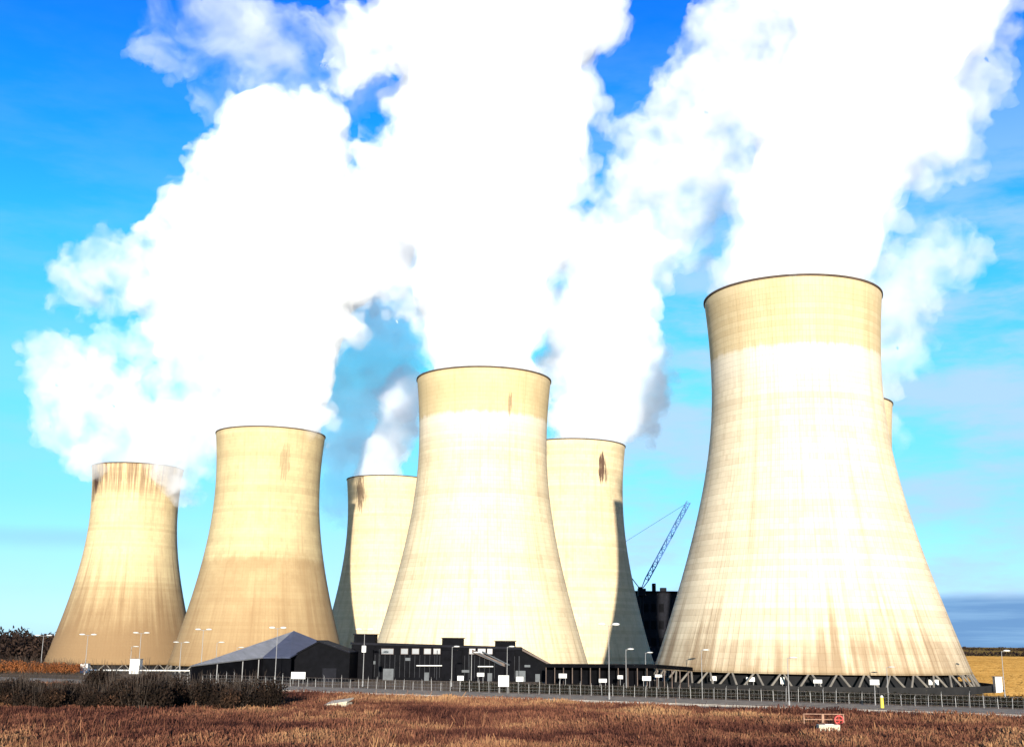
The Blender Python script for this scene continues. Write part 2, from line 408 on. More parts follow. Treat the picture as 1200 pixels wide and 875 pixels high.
TW = [
 (85.51, 342.4, 26.4, 43.85, 'largest pale cooling tower with ochre collar, nearest and farthest right', dict(base=(.66, .54, .36), band=95, band_amt=.52, dirt_amt=.8, base_dirt=(-2, 24), seed=1.3), 80, 0),
 (-11.33, 460.9, 27.0, 42.7, 'pale cooling tower with ochre collar standing behind the long dark building', dict(base=(.635, .515, .325), band=97.5, band_amt=.52, dirt_amt=.35, base_dirt=(-10, 18), seed=5.1, blots=((2.72, 101, .035, 5, .5),)), 56, -4),
 (-124.5, 595, 27.7, 43.2, 'cooling tower with darker tan lower third behind the grey roofed shed', dict(base=(.50, .385, .205), seam=51, seam_amt=.6, dirt_amt=.85, base_dirt=(-16, 44), seed=9.7, blots=((2.65, 97, .10, 9, .35),)), 56, -5.5),
 (-232.8, 722, 27.3, 44.3, 'farthest left cooling tower with brown streaks under its rim', dict(base=(.54, .415, .225), top_streak=.8, seam=43, seam_amt=.24, dirt_amt=.92, base_dirt=(10, 66), seed=14.2, blots=((-2.35, 104, .16, 7, .95), (-2.2, 96, .12, 5, .6))), 56, -8),
 (33.4, 621.3, 28.0, 42.0, 'cooling tower with dark rust mark, half hidden behind the ochre collared middle tower', dict(dirt_amt=.3, base_dirt=(-10, 14), seed=20.9, blots=((2.60, 100, .085, 7, .95), (2.50, 96, .05, 5, .6))), 48, -4.6),
 (-80.0, 765.4, 28.0, 41.5, 'small far cooling tower showing between two nearer towers, its left side in shade', dict(dirt_amt=.3, base_dirt=(-10, 14), seed=27.3, blots=((-2.50, 104, .14, 12, .75),)), 48, -4.6),
 (140.1, 505, 27.2, 43.2, 'cooling tower almost wholly hidden behind the nearest right tower', dict(dirt_amt=.3, seed=33.3), 48, 0)]
for X, Y, rt, rl, lab, kw, nl, z0 in TW:
    tower(X, Y, rt, rl, lab, concrete('shell_concrete', kw.pop('base', BASE), DIRT, **kw), nl, z0)

# ------------------------------------------------------------------ steam plumes
def vol_mat(name, dens, g_=-.3, torn=None, scale=.045, seed=0.):
    """water droplets: even density, or torn into wisps by turbulence (torn = low and high noise cut)"""
    m = bpy.data.materials.new(name); m.use_nodes = True
    g = G(m); n, l = g.n, g.l
    n.remove(n['Principled BSDF'])
    v = n.new('ShaderNodeVolumePrincipled'); v.inputs['Color'].default_value = (1, 1, 1, 1)
    v.inputs['Density'].default_value = dens; v.inputs['Anisotropy'].default_value = g_
    if torn:
        tc = n.new('ShaderNodeTexCoord'); nz = n.new('ShaderNodeTexNoise'); l.new(tc.outputs['Object'], nz.inputs['Vector'])
        nz.noise_dimensions = '3D'; nz.inputs['Scale'].default_value = scale; nz.inputs['Detail'].default_value = 4.5
        nz.inputs['Roughness'].default_value = .62; nz.inputs['Distortion'].default_value = .6
        l.new(g.math('MULTIPLY', g.step(nz.outputs['Fac'], torn[0], torn[1]), dens), v.inputs['Density'])
    l.new(v.outputs[0], n['Material Output'].inputs['Volume'])
    return m
V_core = vol_mat('dense_steam', .10, 0.); V_mid = vol_mat('loose_steam', .035, -.1)
V_outer = vol_mat('steam_fringe', .030, -.1, (.40, .62), .05)
V_soft = vol_mat('soft_steam', .036, -.05, (.38, .60), .04); V_softer = vol_mat('softer_steam', .020, 0., (.40, .62), .035)
V_bright = vol_mat('bright_loose_steam', .06, -.1, (.34, .56), .045)
V_thin = vol_mat('thin_steam', .012, 0., (.42, .66), .035); V_fringe = vol_mat('thin_billow', .018, 0., (.40, .64), .04)
V_veil = vol_mat('steam_veil', .022, -.1, (.40, .66), .028); V_shade = vol_mat('shaded_steam', .0055, 0.)

tx1 = bpy.data.textures.new('billow_large', 'CLOUDS'); tx1.noise_scale = 9; tx1.noise_depth = 5
tx2 = bpy.data.textures.new('billow_small', 'CLOUDS'); tx2.noise_scale = 3.4; tx2.noise_depth = 4
_ico = bmesh.new(); bmesh.ops.create_icosphere(_ico, subdivisions=2, radius=1)
_iv = np.array([v.co[:] for v in _ico.verts]); _if = np.array([[v.index for v in f.verts] for f in _ico.faces]); _ico.free()

def puffs_to_mesh(name, C, Rr, voxel, d1, d2):
    k = len(C)
    V = (C[:, None, :] + _iv[None] * Rr[:, None, None]).reshape(-1, 3)
    Fc = (_if[None] + (np.arange(k) * len(_iv))[:, None, None]).reshape(-1, 3)
    me = bpy.data.meshes.new(name + '_puffs'); me.from_pydata(V.tolist(), [], Fc.tolist())
    o = bpy.data.objects.new(name + '_puffs', me); COL.objects.link(o)
    md = o.modifiers.new('r', 'REMESH'); md.mode = 'VOXEL'; md.voxel_size = voxel
    for tx, s in ((tx1, d1), (tx2, d2)):
        md = o.modifiers.new('d', 'DISPLACE'); md.texture = tx; md.strength = s; md.mid_level = .5; md.texture_coords = 'GLOBAL'
    dg = bpy.context.evaluated_depsgraph_get()
    out = bpy.data.meshes.new_from_object(o.evaluated_get(dg)); out.name = name
    bpy.data.objects.remove(o); bpy.data.meshes.remove(me)
    return out

def plume(label, paths, seed, core=True, voxel=1.5, outer=V_outer, cat='steam plume', name='steam_plume', ragged=1., dense=1., mid=None):
    """paths: lists of (px, py, depth, radius in px) along the drift of the steam; billows of three sizes are heaped round it"""
    r = np.random.default_rng(seed)
    C, S = [], []; C2, S2 = [], []
    for path in paths:
        pts = [(np.array(at(x, y, Y)), rp * Y / F) for x, y, Y, rp in path]
        for (p0, r0), (p1, r1) in zip(pts, pts[1:]):
            L = np.linalg.norm(p1 - p0); nseg = max(1, int(L / (.30 * (r0 + r1) / 2)))
            for q in range(nseg):
                t = q / nseg; c = p0 + (p1 - p0) * t; rad = r0 + (r1 - r0) * t
                C2.append(c + r.normal(size=3) * rad * .06); S2.append(rad * .78)
                C.append(c); S.append(rad * .84)
                for j in range(int(7 * dense)):
                    d = r.normal(size=3); d /= np.linalg.norm(d)
                    s = rad * r.uniform(.26, .46); pos = c + d * (rad * r.uniform(.55, .86))
                    C.append(pos); S.append(s); C2.append(c + (pos - c) * .80); S2.append(s * .9)
                    for k in range(3):
                        e = r.normal(size=3) + d * .8; e /= np.linalg.norm(e)
                        s2 = s * r.uniform(.3, .55); p2 = pos + e * s * r.uniform(.75, 1.05 + .25 * ragged)
                        C.append(p2); S.append(s2)
                        if r.random() < .6: C2.append(c + (p2 - c) * .80); S2.append(s2 * .9)
    C, S, C2, S2 = map(np.array, (C, S, C2, S2))
    me = puffs_to_mesh(name, C, S, voxel, 8. * ragged, 3.6 * ragged); me.materials.clear(); me.materials.append(outer)
    o = link(bpy.data.objects.new(name, me))
    if mid is not False:
        mm = puffs_to_mesh('steam_billows', C + (r.normal(size=C.shape) * .4), S * .86, voxel, 7. * ragged, 3.2 * ragged); mm.materials.clear(); mm.materials.append(mid or (V_mid if core else V_fringe))
        link(bpy.data.objects.new('steam_billows', mm), o)
    tag(o, label, cat, 'steam plumes of the cooling towers')
    if core:
        mc = puffs_to_mesh('steam_core', C2, S2, voxel, 4.5, 2.2); mc.materials.clear(); mc.materials.append(V_core)
        link(bpy.data.objects.new('steam_core', mc), o)
    return o

plume('dense white steam plume billowing up and right from the nearest right tower',
      [[(931, 342, 342, 95), (932, 310, 342, 101), (940, 265, 344, 108), (954, 215, 346, 116), (977, 160, 350, 124), (1008, 100, 354, 132), (1040, 40, 358, 138), (1075, -40, 362, 145), (1120, -150, 370, 160)],
       [(960, 150, 352, 70), (925, 112, 352, 40), (900, 105, 352, 22)]], 11)
plume('broad white steam column rising from the ochre collared middle tower',
      [[(565, 446, 461, 73), (563, 415, 461, 80), (561, 360, 463, 92), (566, 300, 466, 106), (578, 235, 470, 118), (592, 170, 474, 126), (590, 100, 478, 146), (582, 30, 482, 175), (570, -50, 486, 190), (560, -150, 490, 200)]], 12)
plume('ragged steam torn off the upper left side of the broad middle column',
      [[(480, 30, 490, 60), (430, 50, 490, 52), (405, 85, 490, 34)], [(500, 130, 486, 44), (450, 190, 486, 40), (480, 240, 484, 50)], [(500, 330, 500, 56), (450, 310, 505, 54), (430, 300, 510, 46)]], 24, core=False, outer=V_softer, mid=V_bright, voxel=1.6, ragged=1.5)
plume('wide white steam cloud heaped above the tower with tan lower third',
      [[(316, 515, 595, 61), (319, 488, 595, 66), (326, 440, 597, 80), (336, 385, 600, 92), (343, 330, 604, 98), (336, 270, 608, 102), (322, 215, 612, 96), (312, 165, 616, 80), (303, 130, 618, 50)],
       [(350, 330, 604, 100), (410, 290, 610, 88), (460, 260, 616, 70)],
       [(330, 180, 612, 80), (380, 190, 612, 56)]], 13, voxel=1.9)
plume('ragged white steam spreading left off the cloud above the tower with tan lower third',
      [[(290, 290, 612, 70), (240, 255, 612, 68), (195, 240, 612, 48)], [(260, 380, 614, 60), (235, 330, 614, 66), (215, 290, 614, 60)], [(270, 190, 612, 50), (240, 200, 612, 44)]], 23, core=False, outer=V_softer, mid=V_bright, voxel=2., ragged=1.5)
plume('lavender tinged steam curling left from the farthest left tower',
      [[(163, 556, 722, 48), (163, 535, 722, 58), (150, 505, 722, 66), (115, 485, 722, 60), (85, 480, 722, 44)],
       [(165, 535, 722, 50), (212, 530, 705, 52), (235, 490, 715, 60), (235, 430, 722, 54)],
       [(196, 552, 684, 26), (214, 556, 684, 24), (232, 545, 690, 26)], [(98, 540, 690, 24), (112, 553, 690, 15)],
       [(80, 510, 722, 38), (72, 450, 722, 40), (60, 405, 722, 34)],
       [(235, 430, 724, 48), (225, 370, 724, 54), (190, 330, 724, 54), (140, 320, 724, 52), (100, 320, 724, 44), (80, 345, 724, 34)]], 14, core=False, outer=V_softer, mid=V_soft, voxel=2.1, ragged=1.5)
plume('thin mottled steam hanging inside the loop above the farthest left tower',
      [[(120, 425, 730, 44), (165, 420, 730, 50), (215, 410, 730, 44)]], 25, core=False, mid=False, voxel=2.2, ragged=1.6)
plume('ragged steam drifting up right from the half hidden tower behind the middle one',
      [[(690, 526, 621, 43), (690, 500, 621, 50), (695, 455, 623, 58), (700, 400, 626, 64), (712, 340, 630, 66), (735, 290, 634, 56)],
       [(715, 495, 622, 40), (745, 470, 624, 42), (758, 450, 624, 36), (750, 400, 626, 30)]], 15, core=False, outer=V_softer, mid=V_bright, voxel=1.9, ragged=1.5)
plume('small white steam plume above the far tower seen between two nearer towers',
      [[(441, 566, 765, 32), (443, 545, 765, 34), (458, 515, 765, 30), (470, 480, 766, 28), (478, 440, 768, 28)]], 16, core=False, outer=V_outer, mid=V_mid, voxel=2.0)
plume('blue grey shaded steam hanging between the two large white columns',
      [[(405, 580, 810, 40), (425, 530, 810, 60), (432, 470, 810, 68), (436, 410, 810, 66), (440, 350, 810, 54)]], 17, voxel=2.6, core=False, outer=V_thin, mid=V_shade)
plume('grey violet steam showing right of the nearest tower from a hidden one',
      [[(1000, 480, 505, 58), (1000, 450, 505, 62), (1005, 400, 506, 62), (1030, 350, 508, 60), (1070, 310, 510, 56), (1110, 300, 512, 50), (1135, 305, 512, 34)],
       [(1030, 400, 506, 50), (1052, 390, 507, 40), (1060, 430, 507, 24)]], 18, voxel=1.9, core=False, mid=V_fringe, ragged=1.4)
plume('thin greyish steam veil drifting high between the middle and right columns',
      [[(720, 310, 640, 56), (765, 245, 645, 80), (800, 180, 650, 92), (835, 120, 655, 92), (870, 60, 660, 76), (910, 10, 665, 60), (950, -60, 670, 60)]], 19, voxel=2.6, core=False, ragged=1.7)
plume('thin bluish steam veil high at the upper left of the white columns',
      [[(180, 50, 640, 36), (230, 40, 640, 56), (290, 50, 640, 74), (350, 70, 640, 80), (420, 90, 640, 80)],
       [(240, 100, 640, 30), (270, 115, 640, 34)]], 20, voxel=2.6, core=False, outer=V_veil, mid=False, ragged=1.9)
plume('torn violet steam trailing off the right side of the nearest plume',
      [[(1085, 190, 400, 50), (1110, 140, 402, 58), (1125, 70, 404, 60), (1140, 0, 406, 70)]], 21, voxel=1.6, core=False, ragged=1.6)

# ------------------------------------------------------------------ buildings
m_dark = mat('black_cladding', (.0035, .0035, .0045), rough=.8, scale=.6, var=.4, spec=.05)
m_dark2 = mat('dark_steel', (.007, .007, .010), rough=.7, scale=.4, var=.4, spec=.08)
m_roofA = mat('sheet_roof_lit', (.20, .20, .205), rough=.65, scale=.3, var=.22)  # slope catching the low sun, made paler in the colour itself
m_roofB = mat('sheet_roof_shaded', (.055, .062, .095), rough=.7, scale=.3, var=.2)  # hip of the same roof, its shade put into the colour
m_glass = mat('window_glass', (.075, .08, .095), rough=.15, scale=.2, var=.2, spec=.8)
m_white = mat('white_paint', (.62, .60, .55), rough=.5, scale=.7, var=.14)
m_pole = mat('galvanised_steel', (.23, .22, .21), rough=.5, scale=1., var=.15)
m_lamp = mat('lamp_housing', (.55, .53, .48), rough=.4, scale=2., var=.08)
m_brown = mat('weathered_metal', (.10, .07, .055), rough=.7, scale=.5, var=.3)

# shed with light painted into its roof: pale lit left slope, blue grey shaded hip
def poly_roof(name, pts, m, parent, th=.35):
    n = (Vector(pts[1]) - Vector(pts[0])).cross(Vector(pts[2]) - Vector(pts[0])).normalized()
    if n.z < 0: n = -n
    return mesh_obj(name, prism(B(), pts, n * th), m, parent)
t = thing('shed', 'low shed with pale grey sloping roof and bluish hip behind the thicket', 'shed')
A_ = at(222, 781, 318); B_ = at(308, 771, 345); P_ = at(344, 740, 372); Q_ = at(374, 752, 366); R__ = at(340, 771, 338)
Bk = at(250, 772, 392)
poly_roof('roof_slope', [A_, B_, P_, Bk], m_roofA, t)
poly_roof('roof_hip', [B_ + Vector((.05, 0, .02)), R__, Q_, P_ + Vector((.05, 0, .02))], m_roofB, t)
def wall(name, a, b_, m, parent, z0=0., th=.3):
    a, b_ = Vector(a), Vector(b_); d = (b_ - a); d.z = 0; n = Vector((-d.y, d.x, 0)).normalized()
    return mesh_obj(name, prism(B(), [a - Vector((0, 0, .1)), b_ - Vector((0, 0, .1)), Vector((b_.x, b_.y, z0)), Vector((a.x, a.y, z0))], n * th), m, parent)
wall('wall', A_ + Vector((.6, .6, 0)), B_ + Vector((0, .7, 0)), m_dark, t)
wall('wall', B_ + Vector((0, .7, 0)), R__ + Vector((0, .7, 0)), m_dark, t)
wall('wall', A_ + Vector((.6, .9, 0)), Bk + Vector((.6, 0, 0)), m_dark, t)
wall('wall', Bk + Vector((.6, 0, 0)), P_ + Vector((0, .5, -3)), m_dark, t)
for f in (.35, .7, .93):
    p = A_.lerp(B_, f); mesh_obj('post', bar(B(), (p.x + .3, p.y - .2, 0), (p.x + .3, p.y - .2, p.z - .15), .14), m_pole, t)

t = thing('gable_shed', 'black gable fronted shed joined to the right of the pale roofed one', 'shed')
Y0 = 345.
a, b_, c_ = at(337, 772, Y0), at(374, 752, Y0), at(410, 765, Y0)
pts = [Vector((a.x, Y0, 0)), a, b_, c_, Vector((c_.x, Y0, 0))]
mesh_obj('front_wall', prism(B(), pts, (0, 20, 0)), m_dark, t)
for p, q in ((a, b_), (b_, c_)):
    d = (q - p).normalized(); n = Vector((-d.z, 0, d.x)); p2, q2 = p - d * .8, q + d * .02
    mesh_obj('roof', prism(B(), [p2 + Vector((0, -1, 0)) + n * .02, q2 + Vector((0, -1, 0)) + n * .02, q2 + Vector((0, 21, 0)) + n * .02, p2 + Vector((0, 21, 0)) + n * .02], n * .3), m_dark2, t)
mesh_obj('door', box(B(), (at(386, 785, Y0).x, Y0 - .06, 1.9), (4, .12, 3.8)), m_dark2, t)

# long dark building with three roof houses
t = thing('pump_house', 'long low black building with three roof boxes and a strip of windows', 'building')
Yb = 366.
x0, x1 = at(412, 760, Yb).x, at(652, 760, Yb).x
zt = at(440, 753, Yb).z; zt2 = at(600, 758.5, Yb).z
xr = at(612, 760, Yb).x
body = [Vector((x0, Yb, 0)), Vector((x0, Yb, zt)), Vector((xr, Yb, zt2)), Vector((x1, Yb, at(648, 781, Yb).z)), Vector((x1, Yb, 0))]
mesh_obj('wall', prism(B(), body, (0, 24, 0)), m_dark, t)
mesh_obj('parapet', prism(B(), [Vector((x0 - .4, Yb - .4, zt - .5)), Vector((xr, Yb - .4, zt2 - .5)), Vector((xr, Yb - .4, zt2 + .15)), Vector((x0 - .4, Yb - .4, zt + .15))], (0, 24.8, 0)), m_dark2, t)
for px0, px1, py in ((415, 440, 745), (518, 543, 749.5), (580, 604, 753)):
    a, b_ = at(px0, py, Yb), at(px1, py, Yb)
    h = mesh_obj('roof_house', box(B(), ((a.x + b_.x) / 2, Yb + 3, (a.z + zt2) / 2 - .3), (b_.x - a.x, 6.4, a.z - zt2 + 1.6), 0, .08), m_dark, t)
    mesh_obj('roof_slab', box(B(), ((a.x + b_.x) / 2, Yb + 3, a.z + .62), (b_.x - a.x + .7, 7, .22)), m_dark2, h)
    # stair flank below each box
    mesh_obj('buttress', box(B(), ((a.x + b_.x) / 2, Yb - 1.0, zt2 / 2 - .5), (b_.x - a.x - .6, 1.9, zt2 - 1.2)), m_dark, t)
def window(px, w_, py0, py1, Y):
    a, b_ = at(px, py0, Y), at(px + w_, py1, Y)
    cx, cz = (a.x + b_.x) / 2, (a.z + b_.z) / 2
    ww, hh = b_.x - a.x, a.z - b_.z
    bm = B()
    for sx in (-1, 1): box(bm, (cx + sx * ww / 2, Y - .08, cz), (.12, .2, hh + .12))
    for sz in (-1, 1): box(bm, (cx, Y - .085, cz + sz * hh / 2), (ww - .12, .2, .12))
    f = mesh_obj('window', bm, m_brown, t)
    mesh_obj('pane', box(B(), (cx, Y - .03, cz), (ww - .06, .06, hh - .06)), m_glass, f)
for px, w_ in ((447, 14), (470, 8), (483, 8), (497, 8), (508, 8), (550, 7), (560, 9), (571, 6)):
    window(px, w_, 759.5, 766, Yb)
m_joint = mat('cladding_joint', (.020, .021, .024), rough=.7, scale=.8, var=.4)
m_grey = mat('grey_door_paint', (.06, .065, .07), rough=.6, scale=.8, var=.3)
bm = B()
for k in range(34):
    xx = x0 + 1.2 + k * (xr - x0 - 2) / 33
    box(bm, (xx, Yb - .05, 4.2), (.10, .1, 6.6))
mesh_obj('cladding_joint', bm, m_joint, t)
for px, w_, hh in ((455, 3.2, 3.4), (500, 1.4, 2.4), (574, 1.4, 2.4), (610, 3.0, 3.2), (630, 1.4, 2.3)):
    p = at(px, 790, Yb); mesh_obj('door', box(B(), (p.x, Yb - .1, hh / 2), (w_, .2, hh)), m_grey, t)
for px, py, w_, hh in ((436, 776, 2.2, 1.0), (478, 772, 1.6, .9), (526, 768, 1.1, 1.3), (588, 770, 1.2, 1.2), (545, 786, 2.6, .8), (618, 780, 1.8, .7)):
    p = at(px, py, Yb); mesh_obj('vent', box(B(), (p.x, Yb - .2, p.z), (w_, .4, hh), 0, .06), m_grey, t)
for px, z0_, z1_ in ((444, .3, 9.2), (512, .3, 9.0), (549, .3, 8.6), (608, .3, 7.6)):
    p = at(px, 780, Yb); mesh_obj('downpipe', bar(B(), (p.x, Yb - .3, z0_), (p.x, Yb - .3, z1_), .1, n=8), m_joint, t)
# sloping covered stair on the right flank, and pipes
bm = B()
for dxp in (0, 9):
    p, q = at(556 + dxp, 763, Yb - 2), at(588 + dxp, 779, Yb - 2)
    bar(bm, p, q, .22)
mesh_obj('stair_rail', bm, m_grey, t)
p, q = at(553, 764, Yb - 2), at(592, 781, Yb - 2)
mesh_obj('stair_roof', prism(B(), [p, q, q + Vector((0, 0, .9)), p + Vector((0, 0, .9))], (0, 1.7, 0)), m_brown, t)
p, q = at(612, 762, Yb - 1.5), at(648, 781, Yb - 1.5)
mesh_obj('ramp_roof', prism(B(), [p, q, q + Vector((0, 0, .6)), p + Vector((0, 0, .6))], (0, 1.4, 0)), m_brown, t)
for px0, px1, py in ((488, 518, 779.5), (560, 578, 780.5)):
    mesh_obj('pipe', bar(B(), at(px0, py, Yb - 1.2), at(px1, py, Yb - 1.2), .16), m_white, t)

# long flat canopy running to the nearest tower
t = thing('conveyor_canopy', 'long thin black canopy on posts between the dark building and nearest tower', 'canopy')
c0, c1, c2 = at(640, 781.5, 340), at(770, 782.5, 318), at(812, 786, 290)
for p, q in ((c0, c1), (c1, c2)):
    mesh_obj('roof', prism(B(), [p, q, q + Vector((0, 7, 0)), p + Vector((0, 7, 0))], (0, 0, .9)), m_dark, t)
for k in range(13):
    p = c0.lerp(c1, k / 12)
    mesh_obj('post', bar(B(), (p.x, p.y + .6, 0), (p.x, p.y + .6, p.z + .02), .13), m_brown, t)
for k in range(1, 5):
    p = c1.lerp(c2, k / 4.5)
    mesh_obj('post', bar(B(), (p.x, p.y + .6, 0), (p.x, p.y + .6, p.z + .02), .13), m_brown, t)
mesh_obj('back_wall', prism(B(), [Vector((c0.x, c0.y + 7.2, 0)), Vector((c1.x, c1.y + 7.2, 0)), Vector((c1.x, c1.y + 7.2, c1.z)), Vector((c0.x, c0.y + 7.2, c0.z))], (0, .3, 0)), m_dark, t)
# dark boiler house far behind with the crane on it
t = thing('boiler_house', 'tall dark building far behind, between the half hidden tower and nearest tower', 'building')
Yc = 800.
a, b_ = at(745, 694, Yc), at(800, 694, Yc)
mesh_obj('wall', box(B(), ((a.x + b_.x) / 2, Yc + 20, a.z / 2), (b_.x - a.x, 40, a.z)), m_dark2, t)
mesh_obj('parapet', box(B(), ((a.x + b_.x) / 2, Yc + 20, a.z + .6), (b_.x - a.x + 1.5, 41.5, 1.2)), m_dark, t)
for k, (px, ww, hh) in enumerate(((752, 5, 5), (768, 4, 9), (779, 7, 4))):
    p = at(px, 694, Yc); s = Yc / F
    mesh_obj('roof_vent', box(B(), (p.x, Yc + 8, p.z + 1.2 + hh * s / 2), (ww * s, 4, hh * s), 0, .2), m_dark2, t)
for k in range(3):
    for j in range(3):
        p = at(757 + k * 9, 712 + j * 20, Yc)
        mesh_obj('wall_panel', box(B(), (p.x, Yc - .1, p.z), (3.4, .2, 5.5)), m_dark, t)

m_crane = mat('blue_crane_paint', (.04, .13, .33), rough=.5, scale=.3, var=.15)
t = thing('crane', 'blue lattice boom crane rising behind the nearest tower', 'crane')
foot, tip = at(753, 688, 780), at(807, 588, 780)
d = (tip - foot).normalized(); side = Vector((0, 1, 0)); nn = d.cross(side).normalized()
Lb = (tip - foot).length; hw = 1.25
bm = B()
for s1, s2 in ((1, 1), (1, -1), (-1, -1), (-1, 1)):
    bar(bm, foot + nn * s1 * .4 + side * s2 * .4, foot + d * 6 + nn * s1 * hw + side * s2 * hw, .26, n=6)
    bar(bm, foot + d * 6 + nn * s1 * hw + side * s2 * hw, tip + nn * s1 * hw + side * s2 * hw, .26, n=6)
nb = 18
for k in range(nb):
    q0 = foot + d * (6 + (Lb - 6) * k / nb); q1 = foot + d * (6 + (Lb - 6) * (k + 1) / nb)
    for s2 in (-1, 1):
        s = 1 if k % 2 else -1
        bar(bm, q0 + nn * s * hw + side * s2 * hw, q1 - nn * s * hw + side * s2 * hw, .17, n=5)
        bar(bm, q0 + nn * hw + side * s2 * hw, q0 - nn * hw + side * s2 * hw, .15, n=5)
    bar(bm, q0 + nn * hw + side * hw, q1 + nn * hw - side * hw, .15, n=5)
mesh_obj('boom', bm, m_crane, t)
bm = B(); cab = at(752, 692, 780)
box(bm, cab + Vector((0, 0, -1.)), (5, 6, 5), 0, .3)
mesh_obj('cab', bm, m_dark2, t)
bm = B(); bar(bm, (cab.x, 780, 0), (cab.x, 780, cab.z - 3), 1.2, n=10)
mesh_obj('mast', bm, m_dark2, t)
bm = B(); bar(bm, at(716, 645, 780), at(807, 588, 780), .11, n=5)
mesh_obj('guy_rope', bm, m_dark2, t)
bm = B(); bar(bm, at(716, 645, 780), at(751, 691, 780), .3, n=6)
mesh_obj('gantry', bm, m_dark2, t)

# ------------------------------------------------------------------ vegetation
m_scrub = foliage_mat('bare_scrub', [(0, (.004, .0025, .002)), (.5, (.013, .008, .005)), (.8, (.032, .017, .010)), (1, (.085, .04, .02))], .2)
m_rust = foliage_mat('rust_leaves', [(0, (.07, .022, .008)), (.5, (.20, .065, .02)), (1, (.32, .12, .04))], .15)
m_wood = foliage_mat('winter_wood', [(0, (.008, .005, .004)), (.6, (.020, .012, .009)), (1, (.045, .026, .018))], .03)
m_green = foliage_mat('evergreen', [(0, (.012, .018, .007)), (1, (.04, .055, .02))], .2)
m_stem = mat('bark', (.05, .035, .025), scale=2)

def bush(label, w_, h_, n, m, group, seed, name='bush', cat='bush'):
    r = random.Random(seed)
    t = thing(name, label, cat, (0, 0, 0), 0, group)
    cs, rs = [], []
    for k in range(14):
        a = r.random() * 2 * PI; d = math.sqrt(r.random()) * w_ * .42
        hh = h_ * r.uniform(.32, .86) * (1 - .25 * d / w_)
        cs.append((math.cos(a) * d, math.sin(a) * d, hh * .62)); rs.append((w_ * r.uniform(.16, .30), w_ * r.uniform(.16, .3), hh * .5))
    leaf_cloud('foliage', cs, rs, n, .25, m, t, up=1.3, bottom=.05)
    bm = B()
    for k in range(60):
        a = r.random() * 2 * PI; d = r.random() * w_ * .3; e = r.random() * w_ * .5
        top = Vector((math.cos(a) * e, math.sin(a) * e, h_ * r.uniform(.6, 1.15)))
        bar(bm, (math.cos(a) * d, math.sin(a) * d, 0), top, .05, .015, 5)
    mesh_obj('stems', bm, m_stem, t)
    return t

g_ = 'dark scrub thicket before the left towers'
lab = 'dark leafless scrub bush in the dense thicket at the left field edge'
protos = [bush(lab, 8.5, 6.2, 4200, m_scrub, g_, s) for s in (1, 2, 3)]
spots = []
for k in range(15):
    px = -22 + k * 23.0 + random.uniform(-4, 4)
    if px > 300: continue
    py = 829 + random.uniform(-3, 5); spots.append((px, py))
for k in range(13):
    px = 0 + k * 24. + random.uniform(-6, 6)
    if px > 296: continue
    spots.append((px, 818 + random.uniform(-3, 3)))
for i, (px, py) in enumerate(spots):
    p = gnd(px, py); s = random.uniform(.55, 1.1) * (1.05 if px > 100 else .88)
    p = Vector((p.x, p.y, 0))
    if i < 3: o = protos[i]; o.location = p; o.scale = (s, s, s); o.rotation_euler = (0, 0, i * 1.3)
    else: dup(protos[i % 3], p, random.random() * 6.28, (s, s, s * random.uniform(.85, 1.08)))

g2 = 'rust coloured shrubs below the far left tower'
p0 = bush('rust coloured shrub in the row below the farthest left tower', 9, 5.4, 1500, m_rust, g2, 7, 'shrub', 'shrub')
for k in range(9):
    p = at(-6 + k * 11.5, 781, 386); p.z = 0
    if k == 0: p0.location = p
    else: dup(p0, p, k * 1.1, (1, 1, random.uniform(.8, 1.05)))
for k, (px, lb) in enumerate(((6, 'dark evergreen shrub beneath the rust ones at the far left edge'), (22, 'second dark evergreen shrub along the row, below the rust ones'), (78, 'dark evergreen shrub at the left end of the pale pipe rail'))):
    p = gnd(px, 789); p.z = 0
    o = bush(lb, 4.5, 2.6, 700, m_green, None, 30 + k, 'shrub', 'shrub'); o.location = p

# far wood on the left, one mass
cs, rs = [], []
for k in range(190):
    px = -160 + random.random() * (230 if k % 3 else 205); Y = random.uniform(700, 1000)
    p = at(px, 760, Y); zg = ground_z(p.x, Y); hh = random.uniform(13, 19) * (1 if px < 30 else .88) - zg * .8
    cs.append((p.x, Y, zg + hh * .5)); rs.append((random.uniform(6, 10), 8, hh * .54))
    if k % 2: cs.append((p.x, Y - 6, zg + 3)); rs.append((9, 5, 4.5))
tag(leaf_cloud('woodland', cs, rs, 34000, 1.2, m_wood, None, up=.8), kind='stuff')

# a far hedgerow closing the stubble at the right, and a thin far treeline all along the horizon
cs, rs = [], []
for k in range(240):
    px = 1080 + random.random() * 260; Y = random.uniform(1500, 1700)
    p = at(px, 756, Y); hh = random.uniform(3, 7)
    cs.append((p.x, Y, hh * .5)); rs.append((random.uniform(5, 12), 5, hh * .5))
for k in range(420):
    Y = random.uniform(3500, 4500); hh = random.uniform(6, 14)
    cs.append((random.uniform(-2300, 2300), Y, hh * .5)); rs.append((random.uniform(12, 30), 12, hh * .5))
tag(leaf_cloud('treeline', cs, rs, 24000, 2.2, m_wood, None, up=.6, bottom=.2), kind='stuff')

